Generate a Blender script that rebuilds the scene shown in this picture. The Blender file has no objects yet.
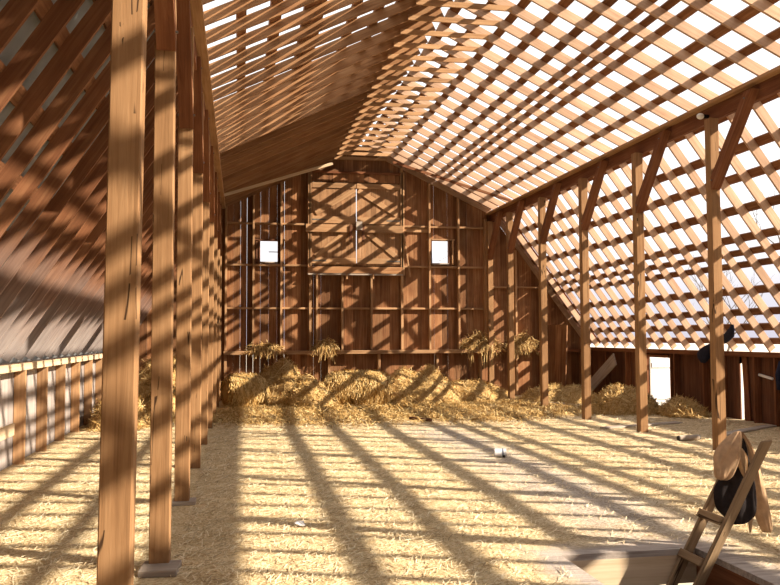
import bpy, bmesh, math, random
import numpy as np
from mathutils import Vector, Matrix, noise as mnoise

random.seed(7)
SC = bpy.context.scene
COL = SC.collection

# ------------------------------------------------------------------ materials
def nodes(name):
    m = bpy.data.materials.new(name); m.use_nodes = True
    nt = m.node_tree; b = nt.nodes['Principled BSDF']
    return m, nt, b

def N(nt, kind, **kw):
    n = nt.nodes.new(kind)
    for k, v in kw.items():
        if k in n.inputs.keys() if isinstance(k, str) else False: n.inputs[k].default_value = v
        else: setattr(n, k, v)
    return n

def ramp(nt, stops):
    r = nt.nodes.new('ShaderNodeValToRGB')
    e = r.color_ramp.elements
    e[0].position, e[0].color = stops[0][0], (*stops[0][1], 1)
    e[1].position, e[1].color = stops[-1][0], (*stops[-1][1], 1)
    for p, c in stops[1:-1]:
        x = e.new(p); x.color = (*c, 1)
    return r

def wood(name, dark, mid, light, axis='X', crack=0.0, rough=.8, vary=.35, isl=False, spec=.15, tail=None):
    m, nt, b = nodes(name); L = nt.links.new
    tc = N(nt, 'ShaderNodeTexCoord'); oi = N(nt, 'ShaderNodeObjectInfo'); ge = N(nt, 'ShaderNodeNewGeometry')
    rnd = N(nt, 'ShaderNodeMath', operation='ADD'); L(oi.outputs['Random'], rnd.inputs[0]); L(ge.outputs['Random Per Island'], rnd.inputs[1])
    fr = N(nt, 'ShaderNodeMath', operation='FRACT'); L(rnd.outputs[0], fr.inputs[0])
    off = N(nt, 'ShaderNodeMath', operation='MULTIPLY'); off.inputs[1].default_value = 37.0; L(fr.outputs[0], off.inputs[0])
    add = N(nt, 'ShaderNodeVectorMath', operation='ADD'); L(tc.outputs['Object'], add.inputs[0]); L(off.outputs[0], add.inputs[1])
    mp = N(nt, 'ShaderNodeMapping')
    s = {'X': (1.1, 26, 26), 'Y': (26, 1.1, 26), 'Z': (26, 26, 1.1)}[axis]
    mp.inputs['Scale'].default_value = s; L(add.outputs[0], mp.inputs['Vector'])
    n1 = N(nt, 'ShaderNodeTexNoise'); n1.inputs['Scale'].default_value = 1.0; n1.inputs['Detail'].default_value = 4; n1.inputs['Roughness'].default_value = .6
    n1.inputs['Distortion'].default_value = .6
    L(mp.outputs[0], n1.inputs['Vector'])
    n2 = N(nt, 'ShaderNodeTexNoise'); n2.inputs['Scale'].default_value = 1.7; n2.inputs['Detail'].default_value = 3; L(add.outputs[0], n2.inputs['Vector'])
    mx = N(nt, 'ShaderNodeMath', operation='MULTIPLY_ADD'); mx.inputs[1].default_value = .65; L(n1.outputs['Fac'], mx.inputs[0])
    sc2 = N(nt, 'ShaderNodeMath', operation='MULTIPLY'); sc2.inputs[1].default_value = .35; L(n2.outputs['Fac'], sc2.inputs[0]); L(sc2.outputs[0], mx.inputs[2])
    r = ramp(nt, [(.3, dark), (.5, mid), (.7, light)]); L(mx.outputs[0], r.inputs[0])
    hs = N(nt, 'ShaderNodeHueSaturation'); L(r.outputs[0], hs.inputs['Color'])
    vr = N(nt, 'ShaderNodeMapRange'); vr.inputs['To Min'].default_value = 1 - vary; vr.inputs['To Max'].default_value = 1 + vary * .8; L(fr.outputs[0], vr.inputs['Value']); L(vr.outputs[0], hs.inputs['Value'])
    col = hs.outputs[0]; hgt = n1.outputs['Fac']
    if crack:
        mp2 = N(nt, 'ShaderNodeMapping'); mp2.inputs['Scale'].default_value = {'X': (.35, 7, 7), 'Y': (7, .35, 7), 'Z': (7, 7, .35)}[axis]; L(add.outputs[0], mp2.inputs['Vector'])
        n3 = N(nt, 'ShaderNodeTexNoise'); n3.inputs['Scale'].default_value = 1; n3.inputs['Detail'].default_value = 2; L(mp2.outputs[0], n3.inputs['Vector'])
        sb = N(nt, 'ShaderNodeMath', operation='SUBTRACT'); sb.inputs[1].default_value = .5; L(n3.outputs['Fac'], sb.inputs[0])
        ab = N(nt, 'ShaderNodeMath', operation='ABSOLUTE'); L(sb.outputs[0], ab.inputs[0])
        cr = ramp(nt, [(0.0, (1, 1, 1)), (crack, (1, 1, 1)), (crack * 1.6, (0, 0, 0))]); L(ab.outputs[0], cr.inputs[0])
        gt = N(nt, 'ShaderNodeMath', operation='GREATER_THAN'); gt.inputs[1].default_value = .56; L(n2.outputs['Fac'], gt.inputs[0])
        ml = N(nt, 'ShaderNodeMath', operation='MULTIPLY'); L(cr.outputs[0], ml.inputs[0]); L(gt.outputs[0], ml.inputs[1])
        mc = N(nt, 'ShaderNodeMix', data_type='RGBA'); L(ml.outputs[0], mc.inputs['Factor']); L(col, mc.inputs[6]); mc.inputs[7].default_value = (.05, .025, .012, 1)
        col = mc.outputs[2]
    if tail:   # lower ends fade to pale grey above the wall plate
        sx = N(nt, 'ShaderNodeSeparateXYZ'); L(tc.outputs['Object'], sx.inputs[0])
        ad = N(nt, 'ShaderNodeMath', operation='MULTIPLY_ADD'); ad.inputs[1].default_value = 1.1; L(n2.outputs['Fac'], ad.inputs[0]); L(sx.outputs['X'], ad.inputs[2])
        tr = N(nt, 'ShaderNodeMapRange'); tr.inputs['From Min'].default_value = 2.3; tr.inputs['From Max'].default_value = .9; tr.inputs['To Max'].default_value = .9; L(ad.outputs[0], tr.inputs['Value'])
        r2 = ramp(nt, [(.3, tail[0]), (.7, tail[1])]); L(mx.outputs[0], r2.inputs[0])
        mt = N(nt, 'ShaderNodeMix', data_type='RGBA'); L(tr.outputs[0], mt.inputs['Factor']); L(col, mt.inputs[6]); L(r2.outputs[0], mt.inputs[7]); col = mt.outputs[2]
    L(col, b.inputs['Base Color']); b.inputs['Roughness'].default_value = rough; b.inputs['Specular IOR Level'].default_value = spec
    bp = N(nt, 'ShaderNodeBump'); bp.inputs['Strength'].default_value = .35; bp.inputs['Distance'].default_value = .01; L(hgt, bp.inputs['Height']); L(bp.outputs[0], b.inputs['Normal'])
    return m

def plain(name, c, rough=.7, var=.15, scale=12, metal=0, bump=.2):
    m, nt, b = nodes(name); L = nt.links.new
    tc = N(nt, 'ShaderNodeTexCoord'); n = N(nt, 'ShaderNodeTexNoise'); n.inputs['Scale'].default_value = scale; n.inputs['Detail'].default_value = 4; L(tc.outputs['Object'], n.inputs['Vector'])
    r = ramp(nt, [(.3, tuple(x * (1 - var) for x in c)), (.7, tuple(min(1, x * (1 + var)) for x in c))]); L(n.outputs['Fac'], r.inputs[0])
    L(r.outputs[0], b.inputs['Base Color']); b.inputs['Roughness'].default_value = rough; b.inputs['Metallic'].default_value = metal; b.inputs['Specular IOR Level'].default_value = .2
    bp = N(nt, 'ShaderNodeBump'); bp.inputs['Strength'].default_value = bump; bp.inputs['Distance'].default_value = .01; L(n.outputs['Fac'], bp.inputs['Height']); L(bp.outputs[0], b.inputs['Normal'])
    return m

def straw_mat(name, dark, mid, light):
    m, nt, b = nodes(name); L = nt.links.new
    ge = N(nt, 'ShaderNodeNewGeometry'); tc = N(nt, 'ShaderNodeTexCoord')
    n = N(nt, 'ShaderNodeTexNoise'); n.inputs['Scale'].default_value = 5; n.inputs['Detail'].default_value = 5; L(tc.outputs['Object'], n.inputs['Vector'])
    a = N(nt, 'ShaderNodeMath', operation='MULTIPLY_ADD'); a.inputs[1].default_value = .55; L(ge.outputs['Random Per Island'], a.inputs[0])
    a2 = N(nt, 'ShaderNodeMath', operation='MULTIPLY'); a2.inputs[1].default_value = .5; L(n.outputs['Fac'], a2.inputs[0]); L(a2.outputs[0], a.inputs[2])
    r = ramp(nt, [(.12, dark), (.5, mid), (.85, light)]); L(a.outputs[0], r.inputs[0])
    L(r.outputs[0], b.inputs['Base Color']); b.inputs['Roughness'].default_value = .75; b.inputs['Specular IOR Level'].default_value = .2
    n3 = N(nt, 'ShaderNodeTexNoise'); n3.inputs['Scale'].default_value = 40; n3.inputs['Detail'].default_value = 3; L(tc.outputs['Object'], n3.inputs['Vector'])
    bp = N(nt, 'ShaderNodeBump'); bp.inputs['Strength'].default_value = .6; bp.inputs['Distance'].default_value = .03; L(n3.outputs['Fac'], bp.inputs['Height']); L(bp.outputs[0], b.inputs['Normal'])
    return m

M = {}
M['post'] = wood('post_wood', (.185, .094, .042), (.29, .16, .075), (.375, .222, .112), 'X', crack=.006, vary=.10)
M['sunlit_rafter'] = wood('sunlit_rafter_wood', (.34, .205, .13), (.46, .30, .20), (.56, .385, .27), 'X', vary=.14)  # rafter wood lightened: sunlight on the right slopes put into the colour
M['rafter'] = wood('rafter_wood', (.19, .086, .038), (.30, .155, .072), (.39, .225, .115), 'X', vary=.2)
M['shaded_rafter'] = wood('shaded_rafter_wood', (.12, .045, .02), (.20, .085, .04), (.29, .14, .068), 'X', vary=.2, tail=((.24, .20, .19), (.46, .41, .39)))  # rafter wood darkened: shade of the left lower slope put into the colour
M['board'] = wood('roof_board_wood', (.11, .043, .02), (.185, .08, .037), (.28, .14, .068), 'X', vary=.2)
M['beam'] = wood('beam_wood', (.11, .040, .018), (.19, .074, .034), (.27, .125, .06), 'X', vary=.15)
M['siding'] = wood('siding_wood', (.12, .048, .022), (.235, .11, .05), (.36, .20, .10), 'Z', vary=.42)
M['stud'] = wood('stud_wood', (.24, .125, .06), (.37, .215, .11), (.47, .29, .16), 'X', vary=.2)
M['pale'] = wood('pale_new_wood', (.50, .36, .22), (.63, .48, .32), (.72, .58, .41), 'X', vary=.08)
M['ladderwood'] = wood('ladder_wood', (.15, .09, .05), (.26, .175, .10), (.36, .255, .16), 'X', crack=.006, vary=.12)
M['doorboard'] = wood('door_wood', (.18, .085, .04), (.30, .165, .082), (.40, .235, .13), 'Z', vary=.2)
M['greywood'] = wood('weathered_wood', (.22, .18, .15), (.36, .30, .25), (.50, .43, .36), 'X', vary=.12)
M['tailwood'] = wood('grey_rafter_tail', (.30, .25, .23), (.45, .40, .38), (.60, .55, .53), 'X', vary=.12)
M['whitewash'] = wood('whitewashed_wood', (.22, .185, .165), (.34, .295, .275), (.47, .42, .40), 'Z', vary=.2)
M['darkwood'] = wood('dark_wood', (.075, .03, .017), (.13, .055, .03), (.19, .09, .048), 'Z', vary=.25)
M['closed'] = wood('old_roof_boards', (.09, .030, .014), (.15, .052, .025), (.22, .09, .044), 'Y', vary=.25)
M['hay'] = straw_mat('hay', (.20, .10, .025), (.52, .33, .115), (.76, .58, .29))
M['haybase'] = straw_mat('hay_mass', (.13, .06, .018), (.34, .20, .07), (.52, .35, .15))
M['chaff'] = straw_mat('straw', (.13, .07, .03), (.68, .54, .32), (.90, .80, .58))
M['tin'] = plain('grey_roof_sheet', (.20, .21, .22), .6, .2, 4)
M['white'] = plain('white_paint', (.78, .78, .8), .5, .05)
M['navy'] = plain('navy_cloth', (.02, .023, .05), .9, .3, 25)
M['lining'] = plain('dark_lining', (.022, .017, .018), .9, .3, 25)
M['tan'] = plain('tan_cloth', (.46, .30, .18), .9, .18, 18, bump=.4)
M['tanlight'] = plain('pale_tan_cloth', (.50, .36, .23), .9, .12, 18, bump=.4)
M['russet'] = plain('russet_cloth', (.21, .12, .072), .9, .2, 18, bump=.4)
M['blue'] = plain('grey_blue_paint', (.16, .19, .27), .5, .1)
M['black'] = plain('dark_iron', (.02, .018, .017), .5, .3, 20, .3)
M['iron'] = plain('worn_iron', (.17, .15, .13), .55, .3, 20, .5)
M['bark'] = plain('bark', (.17, .14, .12), .9, .3, 9)
M['ground'] = plain('field_ground', (.62, .57, .48), .95, .15, .4)
M['earth'] = plain('lower_floor_earth', (.5, .44, .36), .95, .2, 2)
M['stone'] = plain('lower_wall_stone', (.3, .28, .25), .9, .3, 3)
M['bulb'] = plain('bulb_glass', (.75, .74, .7), .15, .03)

# floor: straw-littered boards, bare and grey round the hatch and along a swept path
HX0, HX1, HY0, HY1 = 2.53, 3.70, 4.3, 6.2
def floor_material():
    m, nt, b = nodes('straw_littered_floor'); L = nt.links.new
    tc = N(nt, 'ShaderNodeTexCoord'); P = tc.outputs['Object']
    def noise_(scale, detail=4, vec=P, rough=.6, map_scale=None):
        if map_scale:
            mp = N(nt, 'ShaderNodeMapping'); mp.inputs['Scale'].default_value = map_scale; L(vec, mp.inputs['Vector']); vec = mp.outputs[0]
        n = N(nt, 'ShaderNodeTexNoise'); n.inputs['Scale'].default_value = scale; n.inputs['Detail'].default_value = detail; n.inputs['Roughness'].default_value = rough; L(vec, n.inputs['Vector'])
        return n.outputs['Fac']
    fine = noise_(30, 6, rough=.8); mid = noise_(3.2, 4); big = noise_(.6, 3)
    a = N(nt, 'ShaderNodeMath', operation='MULTIPLY_ADD'); a.inputs[1].default_value = .8; L(fine, a.inputs[0])
    t = N(nt, 'ShaderNodeMath', operation='MULTIPLY'); t.inputs[1].default_value = .22; L(mid, t.inputs[0]); L(t.outputs[0], a.inputs[2])
    r = ramp(nt, [(.36, (.20, .11, .05)), (.46, (.52, .37, .19)), (.54, (.72, .57, .34)), (.66, (.87, .76, .53))]); L(a.outputs[0], r.inputs[0])
    grey = ramp(nt, [(.34, (.11, .08, .06)), (.47, (.35, .28, .22)), (.6, (.68, .60, .50))]); L(a.outputs[0], grey.inputs[0])
    # masks
    sx = N(nt, 'ShaderNodeSeparateXYZ'); L(P, sx.inputs[0])
    def mth(op, x, y=None):
        n = N(nt, 'ShaderNodeMath', operation=op)
        for i, v in enumerate((x, y)):
            if v is None: continue
            if isinstance(v, (int, float)): n.inputs[i].default_value = v
            else: L(v, n.inputs[i])
        return n.outputs[0]
    # swept path: x from 3.1 to 4.6, fading towards the left
    dpx = mth('ABSOLUTE', mth('SUBTRACT', sx.outputs['X'], 3.62))
    pth = N(nt, 'ShaderNodeMapRange'); pth.inputs['From Min'].default_value = .95; pth.inputs['From Max'].default_value = .3; pth.inputs['To Max'].default_value = .95; L(dpx, pth.inputs['Value'])
    ylim = N(nt, 'ShaderNodeMapRange'); ylim.inputs['From Min'].default_value = 17.0; ylim.inputs['From Max'].default_value = 14.5; L(sx.outputs['Y'], ylim.inputs['Value'])
    pm = mth('MULTIPLY', pth.outputs[0], ylim.outputs[0])
    rt = N(nt, 'ShaderNodeMapRange'); rt.inputs['From Min'].default_value = 4.0; rt.inputs['From Max'].default_value = 7.5; rt.inputs['To Max'].default_value = .22; L(sx.outputs['X'], rt.inputs['Value'])
    pm = mth('MAXIMUM', pm, rt.outputs[0])
    # hatch surround
    cx, cy = (HX0 + HX1) / 2, (HY0 + HY1) / 2
    dx = mth('SUBTRACT', mth('ABSOLUTE', mth('SUBTRACT', sx.outputs['X'], cx)), (HX1 - HX0) / 2)
    dy = mth('SUBTRACT', mth('ABSOLUTE', mth('SUBTRACT', sx.outputs['Y'], cy)), (HY1 - HY0) / 2)
    dd = mth('ADD', mth('MAXIMUM', dx, dy), mth('MULTIPLY', mth('SUBTRACT', mid, .5), .5))
    hm = N(nt, 'ShaderNodeMapRange'); hm.inputs['From Min'].default_value = .38; hm.inputs['From Max'].default_value = .12; L(dd, hm.inputs['Value'])
    bigm = N(nt, 'ShaderNodeMapRange'); bigm.inputs['From Min'].default_value = .35; bigm.inputs['From Max'].default_value = .62; bigm.inputs['To Min'].default_value = .55; bigm.inputs['To Max'].default_value = 1.2; L(big, bigm.inputs['Value'])
    pm = mth('MULTIPLY', pm, bigm.outputs[0])
    mx = N(nt, 'ShaderNodeMix', data_type='RGBA'); L(pm, mx.inputs['Factor']); L(r.outputs[0], mx.inputs[6]); L(grey.outputs[0], mx.inputs[7])
    plank = ramp(nt, [(.3, (.30, .25, .22)), (.55, (.50, .43, .38)), (.75, (.66, .59, .52))]); L(noise_(1, 4, map_scale=(1.5, 30, 30)), plank.inputs[0])
    mx2 = N(nt, 'ShaderNodeMix', data_type='RGBA'); L(hm.outputs[0], mx2.inputs['Factor']); L(mx.outputs[2], mx2.inputs[6]); L(plank.outputs[0], mx2.inputs[7])
    L(mx2.outputs[2], b.inputs['Base Color']); b.inputs['Roughness'].default_value = .85; b.inputs['Specular IOR Level'].default_value = .1
    bp = N(nt, 'ShaderNodeBump'); bp.inputs['Strength'].default_value = .8; bp.inputs['Distance'].default_value = .02; L(fine, bp.inputs['Height']); L(bp.outputs[0], b.inputs['Normal'])
    return m
M['floor'] = floor_material()

# ------------------------------------------------------------------ helpers
def tag(o, label=None, cat=None, group=None, kind=None):
    if label: o['label'] = label
    if cat: o['category'] = cat
    if group: o['group'] = group
    if kind: o['kind'] = kind
    return o

def struct(o):
    o['kind'] = 'structure'; return o

def put(o, parent):
    COL.objects.link(o)
    if parent is not None:
        mw = o.matrix_basis.copy(); o.parent = parent
        o.matrix_basis = WORLD.get(parent.name, parent.matrix_basis).inverted() @ mw
        WORLD[o.name] = mw
    else:
        WORLD[o.name] = o.matrix_basis.copy()
    return o
WORLD = {}

def empty(name, loc):
    o = bpy.data.objects.new(name, None); o.empty_display_size = .2; o.matrix_basis = Matrix.Translation(loc)
    return put(o, None)

def mesh_obj(name, bm, mat, parent=None, mw=None, smooth=False):
    me = bpy.data.meshes.new(name); bm.to_mesh(me); bm.free()
    if smooth:
        for p in me.polygons: p.use_smooth = True
    mats = mat if isinstance(mat, (list, tuple)) else [mat]
    for x in mats: me.materials.append(x)
    o = bpy.data.objects.new(name, me)
    if mw is not None: o.matrix_basis = mw
    return put(o, parent)

def box(bm, lo, hi, mi=0):
    x0, y0, z0 = lo; x1, y1, z1 = hi
    v = [bm.verts.new(p) for p in ((x0, y0, z0), (x1, y0, z0), (x1, y1, z0), (x0, y1, z0), (x0, y0, z1), (x1, y0, z1), (x1, y1, z1), (x0, y1, z1))]
    for f in ((0, 3, 2, 1), (4, 5, 6, 7), (0, 1, 5, 4), (1, 2, 6, 5), (2, 3, 7, 6), (3, 0, 4, 7)):
        q = bm.faces.new([v[i] for i in f]); q.material_index = mi
    return v

def frame(a, b, up=(0, 0, 1)):
    a, b = Vector(a), Vector(b); x = (b - a).normalized(); u = Vector(up)
    if abs(x.dot(u)) > .999: u = Vector((0, 1, 0))
    y = u.cross(x).normalized(); z = x.cross(y)
    m = Matrix((x, y, z)).transposed().to_4x4(); m.translation = a
    return m, (b - a).length

CACHE = {}
def timber(name, a, b, w, t, mat, parent=None, up=(0, 0, 1), bev=.004, cuts=0):
    """sawn timber from a to b; w across (local Y), t along 'up' (local Z); grain along local X"""
    m, L = frame(a, b, up)
    key = (round(L, 3), w, t, mat.name, bev, cuts)
    if key not in CACHE:
        bm = bmesh.new(); box(bm, (0, -w / 2, -t / 2), (L, w / 2, t / 2))
        if bev: bmesh.ops.bevel(bm, geom=bm.edges[:], offset=bev, segments=1, affect='EDGES')
        me = bpy.data.meshes.new(name); bm.to_mesh(me); bm.free(); me.materials.append(mat); CACHE[key] = me
    o = bpy.data.objects.new(name, CACHE[key]); o.matrix_basis = m
    return put(o, parent)

ORD = ['', 'first', 'second', 'third', 'fourth', 'fifth', 'sixth', 'seventh', 'eighth', 'ninth', 'tenth', 'eleventh', 'twelfth', 'thirteenth', 'fourteenth', 'fifteenth', 'sixteenth', 'seventeenth', 'eighteenth', 'nineteenth', 'twentieth']
def ordw(n):
    if n <= 20: return ORD[n]
    tens = {2: 'twenty', 3: 'thirty', 4: 'forty'}[n // 10]
    return (tens + '-' + ORD[n % 10]) if n % 10 else {20: 'twentieth', 30: 'thirtieth', 40: 'fortieth'}[n]

# ------------------------------------------------------------------ dimensions (metres; floor z = 0, barn axis +Y)
XL, XR = -.41, 7.19            # purlin lines (roof break)
RX, RZ, EZ = 3.39, 7.19, 5.38  # ridge, eave (rafter underside)
T = .477                       # upper roof pitch
YB = 22.92                     # back wall, inner face of siding
YN = -4.0                      # near end of the barn
KL, KR, KZ = -3.09, 10.23, 1.41
PW = .15                      # post size
FR = [11.28 + 2.4 * k for k in range(-3, 5)]   # frames (post centres)

# ------------------------------------------------------------------ camera
yaw, pit, roll, F = .183, .0542, -.0039, 808.8
fw = Vector((math.sin(yaw) * math.cos(pit), math.cos(yaw) * math.cos(pit), math.sin(pit)))
R0 = Vector((math.cos(yaw), -math.sin(yaw), 0)); U0 = R0.cross(fw)
c, s = math.cos(roll), math.sin(roll)
Rv = R0 * c + U0 * s; Uv = U0 * c - R0 * s
cam = bpy.data.cameras.new('camera'); cam.sensor_width = 36; cam.lens = F / 780 * 36; cam.clip_end = 500; cam.clip_start = .05
co = bpy.data.objects.new('camera', cam); COL.objects.link(co)
mw = Matrix((Rv, Uv, -fw)).transposed().to_4x4(); mw.translation = (0, 0, 1.75); co.matrix_world = mw
SC.camera = co
def project(p):
    v = Vector(p) - Vector((0, 0, 1.75)); d = v.dot(fw)
    if d < .2: return None
    return 390 + F * v.dot(Rv) / d, 292.5 - F * v.dot(Uv) / d
def inview(a, b, n=24, m=4):
    a, b = Vector(a), Vector(b)
    for i in range(n + 1):
        q = project(a.lerp(b, i / n))
        if q and -m < q[0] < 780 + m and -m < q[1] < 585 + m: return True
    return False

# ------------------------------------------------------------------ light
SUN = Vector((1.47, -.8, 1.0)).normalized()
sl = bpy.data.lights.new('sun', 'SUN'); sl.energy = 10.0; sl.color = (1.0, .86, .68); sl.angle = math.radians(.6)
so = bpy.data.objects.new('sun', sl); COL.objects.link(so); so.rotation_euler = (-SUN).to_track_quat('-Z', 'Y').to_euler(); so.location = (30, -20, 25)
w = bpy.data.worlds.new('sky'); SC.world = w; w.use_nodes = True; nt = w.node_tree
bg = nt.nodes['Background']; tc = N(nt, 'ShaderNodeTexCoord'); sp = N(nt, 'ShaderNodeSeparateXYZ'); nt.links.new(tc.outputs['Generated'], sp.inputs[0])
rp = ramp(nt, [(0.0, (.56, .53, .60)), (.05, (.66, .64, .69)), (.13, (.97, .96, .96)), (.5, (1, .99, .98))]); nt.links.new(sp.outputs['Z'], rp.inputs[0]); nt.links.new(rp.outputs[0], bg.inputs['Color'])
bg.inputs['Strength'].default_value = 1.1
vs = SC.view_settings; vs.view_transform = 'Standard'; vs.look = 'None'; vs.gamma = 1; vs.use_curve_mapping = False; vs.exposure = 0.34

# ------------------------------------------------------------------ floor and storey below
bm = bmesh.new()
X0, X1 = KL - .1, KR + .1
for lo, hi in (((X0, YN, -.05), (HX0, YB + .1, 0)), ((HX1, YN, -.05), (X1, YB + .1, 0)), ((HX0, HY1, -.05), (HX1, YB + .1, 0)), ((HX0, YN, -.05), (HX1, HY0, 0))):
    box(bm, lo, hi)
floor = struct(mesh_obj('floor', bm, M['floor']))
for a, b in (((HX0 - .1, HY1 + .03, -.165), (HX1 + .1, HY1 + .03, -.165)), ((HX0 - .1, HY0 - .03, -.165), (HX1 + .1, HY0 - .03, -.165))):
    timber('hatch_header', a, b, .06, .23, M['pale'], floor)
for x in (HX0 - .03, HX1 + .03):
    timber('hatch_joist', (x, HY0 - .1, -.165), (x, HY1, -.165), .06, .23, M['beam'], floor)
bm = bmesh.new(); box(bm, (-200, -80, -2.85), (300, 400, -2.7)); ground = struct(mesh_obj('ground', bm, M['ground']))
bm = bmesh.new()
for lo, hi in (((X0, YN, -2.7), (X0 + .3, YB + .1, -.06)), ((X0, YB - .2, -2.7), (X1, YB + .1, -.06)), ((X0, YN, -2.7), (X1, YN + .3, -.06)),
               ((X1 - .3, YN, -2.7), (X1, 11.4, -.06)), ((X1 - .3, 13.6, -2.7), (X1, YB + .1, -.06)), ((X1 - .3, 11.4, -.7), (X1, 13.6, -.06))):
    box(bm, lo, hi)
struct(mesh_obj('wall_lower_storey', bm, M['stone']))

# ------------------------------------------------------------------ timber frames: posts with braces, purlin beams
def post(x, y, side, k, label, base=True):
    """a post of the purlin row with its brace rising towards the near end of the barn"""
    top = 5.10
    x = x + (.010 if y < 5 else 0)
    p = timber('post', (x, y, 0.0), (x + (.055 if y < 5 else 0), y, top), PW, PW, M['post'], None, up=(0, 1, 0), bev=.006)
    tag(p, label, 'post', 'posts in the %s row' % side)
    if y > 6:
        bx = x - .012 if side == 'right' else x + .012
        a = Vector((bx, y - .02, 3.98)); b = Vector((bx, y - 1.02, 5.20))
        bm = bmesh.new(); w2 = PW / 2 - .003
        yz = [(y - PW / 2 + .0, 3.98), (y - PW / 2, 4.22), (y - .86, 5.24), (y - 1.04, 5.24), (y - PW / 2 - .02, 3.98)]
        yz = [(y - PW / 2 + .004, 3.98), (y - PW / 2 + .004, 4.17), (y - .965, 5.24), (y - 1.12, 5.24), (y - PW / 2 - .025, 3.98)]
        vs_ = [[bm.verts.new((xx, q[0], q[1])) for q in yz] for xx in (bx - w2, bx + w2)]
        bm.faces.new(vs_[0]); bm.faces.new(vs_[1][::-1])
        for i in range(5):
            j = (i + 1) % 5; bm.faces.new((vs_[0][j], vs_[0][i], vs_[1][i], vs_[1][j]))
        bmesh.ops.recalc_face_normals(bm, faces=bm.faces[:])
        # local frame with grain along the brace
        m, L = frame((bx, y - .1, 4.0), (bx, y - 1.02, 5.24), (1, 0, 0)); bm.transform(m.inverted())
        mesh_obj('brace', bm, M['beam'], p, m)
        for q in ((y - PW / 2 - .012, 4.12), (y - .95, 5.14)):
            bm = bmesh.new(); bmesh.ops.create_cone(bm, cap_ends=True, segments=8, radius1=.012, radius2=.012, depth=PW + .03, matrix=Matrix.Translation((bx, q[0] - .02, q[1])) @ Matrix.Rotation(math.pi / 2, 4, 'Y'))
            mesh_obj('peg', bm, M['iron'], p)
    return p

XPL, XPR, BXR = -.592, 7.17, 7.25
names_l = ['big square post nearest the camera, running out of the frame top and bottom', 'square post with a long crack standing on a grey block',
           'third post from the camera in the left row', 'fourth post from the camera in the left row', 'fifth post from the camera in the left row', 'sixth post from the camera in the left row',
           'seventh post from the camera in the left row', 'eighth post from the camera in the left row', 'left row post standing against the back wall']
for k, y in enumerate(FR + [YB - .26]):
    post(XPL, y, 'left', k, names_l[k])
names_r = {3: 'nearest post in the right row, behind the jacket on the ladder', 4: 'second post from the camera in the right row', 5: 'third post from the camera in the right row',
           6: 'fourth post from the camera in the right row', 7: 'fifth post from the camera in the right row', 8: 'right row post standing against the back wall'}
FRR = FR + [YB - .25]
for k in range(3, 9):
    if k == 7: post(XPR, FRR[k], 'right', k, names_r[k])
    else: post(XPR, FRR[k], 'right', k, names_r[k])
# posts of the right row out of the picture carry the beam too
rearp = struct(timber('trim_rear_post', (XPR, FR[2], 0), (XPR, FR[2], 5.07), PW, PW, M['post'], None, up=(0, 1, 0)))
for y in (FR[1], FR[0], FR[0] - 2.4, FR[0] - 4.8): timber('rear_post', (XPR, y, 0), (XPR, y, 5.07), PW, PW, M['post'], rearp, up=(0, 1, 0))
for y in (FR[0] - 2.4, FR[0] - 4.8): timber('rear_post', (XPL, y, 0), (XPL, y, 5.07), PW, PW, M['post'], rearp, up=(0, 1, 0))

for side, x, sg in (('left', -.565, 1), ('right', BXR, -1)):
    e = empty('purlin_beam', (x, YN, 5.2)); tag(e, 'long deep roof beam along the tops of the %s row of posts' % side, 'beam', 'roof beams on the post rows')
    timber('beam', (x - sg * .03, YN, 5.215), (x - sg * .03, YB - .02, 5.215), .08, .23, M['beam'], e, bev=.006)
    timber('top_plate', (x + sg * .02, YN, 5.35), (x + sg * .02, YB - .02, 5.35), .24, .05, M['stud'], e, bev=.004)

b = timber('post_block', (-.715, 6.36, .025), (-.44, 6.34, .025), .28, .05, M['greywood']); tag(b, 'flat grey wooden block under the foot of the cracked post', 'block')
b = timber('post_block', (-.69, 8.88, .02), (-.45, 8.88, .02), .22, .04, M['greywood']); tag(b, 'thin wooden block under the third post in the left row', 'block')

# ------------------------------------------------------------------ rafters, collar ties, roof boards
ceil = empty('ceiling', (RX, YN, 0)); struct(ceil)
RD, RW = .15, .040
def up_n(a, b):
    d = (Vector(b) - Vector(a)).normalized(); return d
ys = []
y = YB - .03
while y > YN: ys.append(y); y -= .61
SL = {  # name: (lower/outer end, upper/inner end) of the rafter underside
    'right upper': ((XR + .06, EZ - .03), (RX + .005, RZ)),
    'left upper': ((XL - .06, EZ - .03), (RX - .005, RZ)),
    'right lower': ((KR + .03, KZ), (XR + .16, EZ - .08)),
    'left lower': ((KL - .03, KZ), (XL - .16, EZ - .08)),
}
def perp(p, q):
    d = Vector((q[0] - p[0], 0, q[1] - p[1])).normalized(); n = Vector((-d.z, 0, d.x))
    return n if n.z > 0 else -n
for nm, (p, q) in SL.items():
    n = perp(p, q); h = n * RD / 2; cnt = 0
    for i, y in enumerate(ys):
        a = Vector((p[0], y, p[1])) + h; b = Vector((q[0], y, q[1])) + h
        vis = inview(a, b) or inview(a + n * .08, b + n * .08)
        o = timber('rafter', a, b, RW, RD, M[{'right upper': 'sunlit_rafter', 'right lower': 'sunlit_rafter', 'left upper': 'rafter', 'left lower': 'shaded_rafter'}[nm]], None if vis else ceil, up=n, bev=0)
        if vis:
            cnt += 1
            tag(o, 'rafter of the %s roof slope, %s counting out from the back wall' % (nm, ordw(cnt)), 'rafter', 'rafters of the %s roof slope' % nm)
# collar ties close under the ridge
CZ = 6.87; cnt = 0
for y in ys:
    a, b = (2.62, y - .042, CZ), (4.16, y - .042, CZ)
    vis = inview(a, b)
    o = timber('collar_tie', a, b, 0.03, .085, M['stud'], None if vis else ceil, bev=0)
    if vis:
        cnt += 1; tag(o, 'short level collar tie under the ridge, %s counting out from the back wall' % ordw(cnt), 'collar tie', 'collar ties under the ridge')

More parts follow.
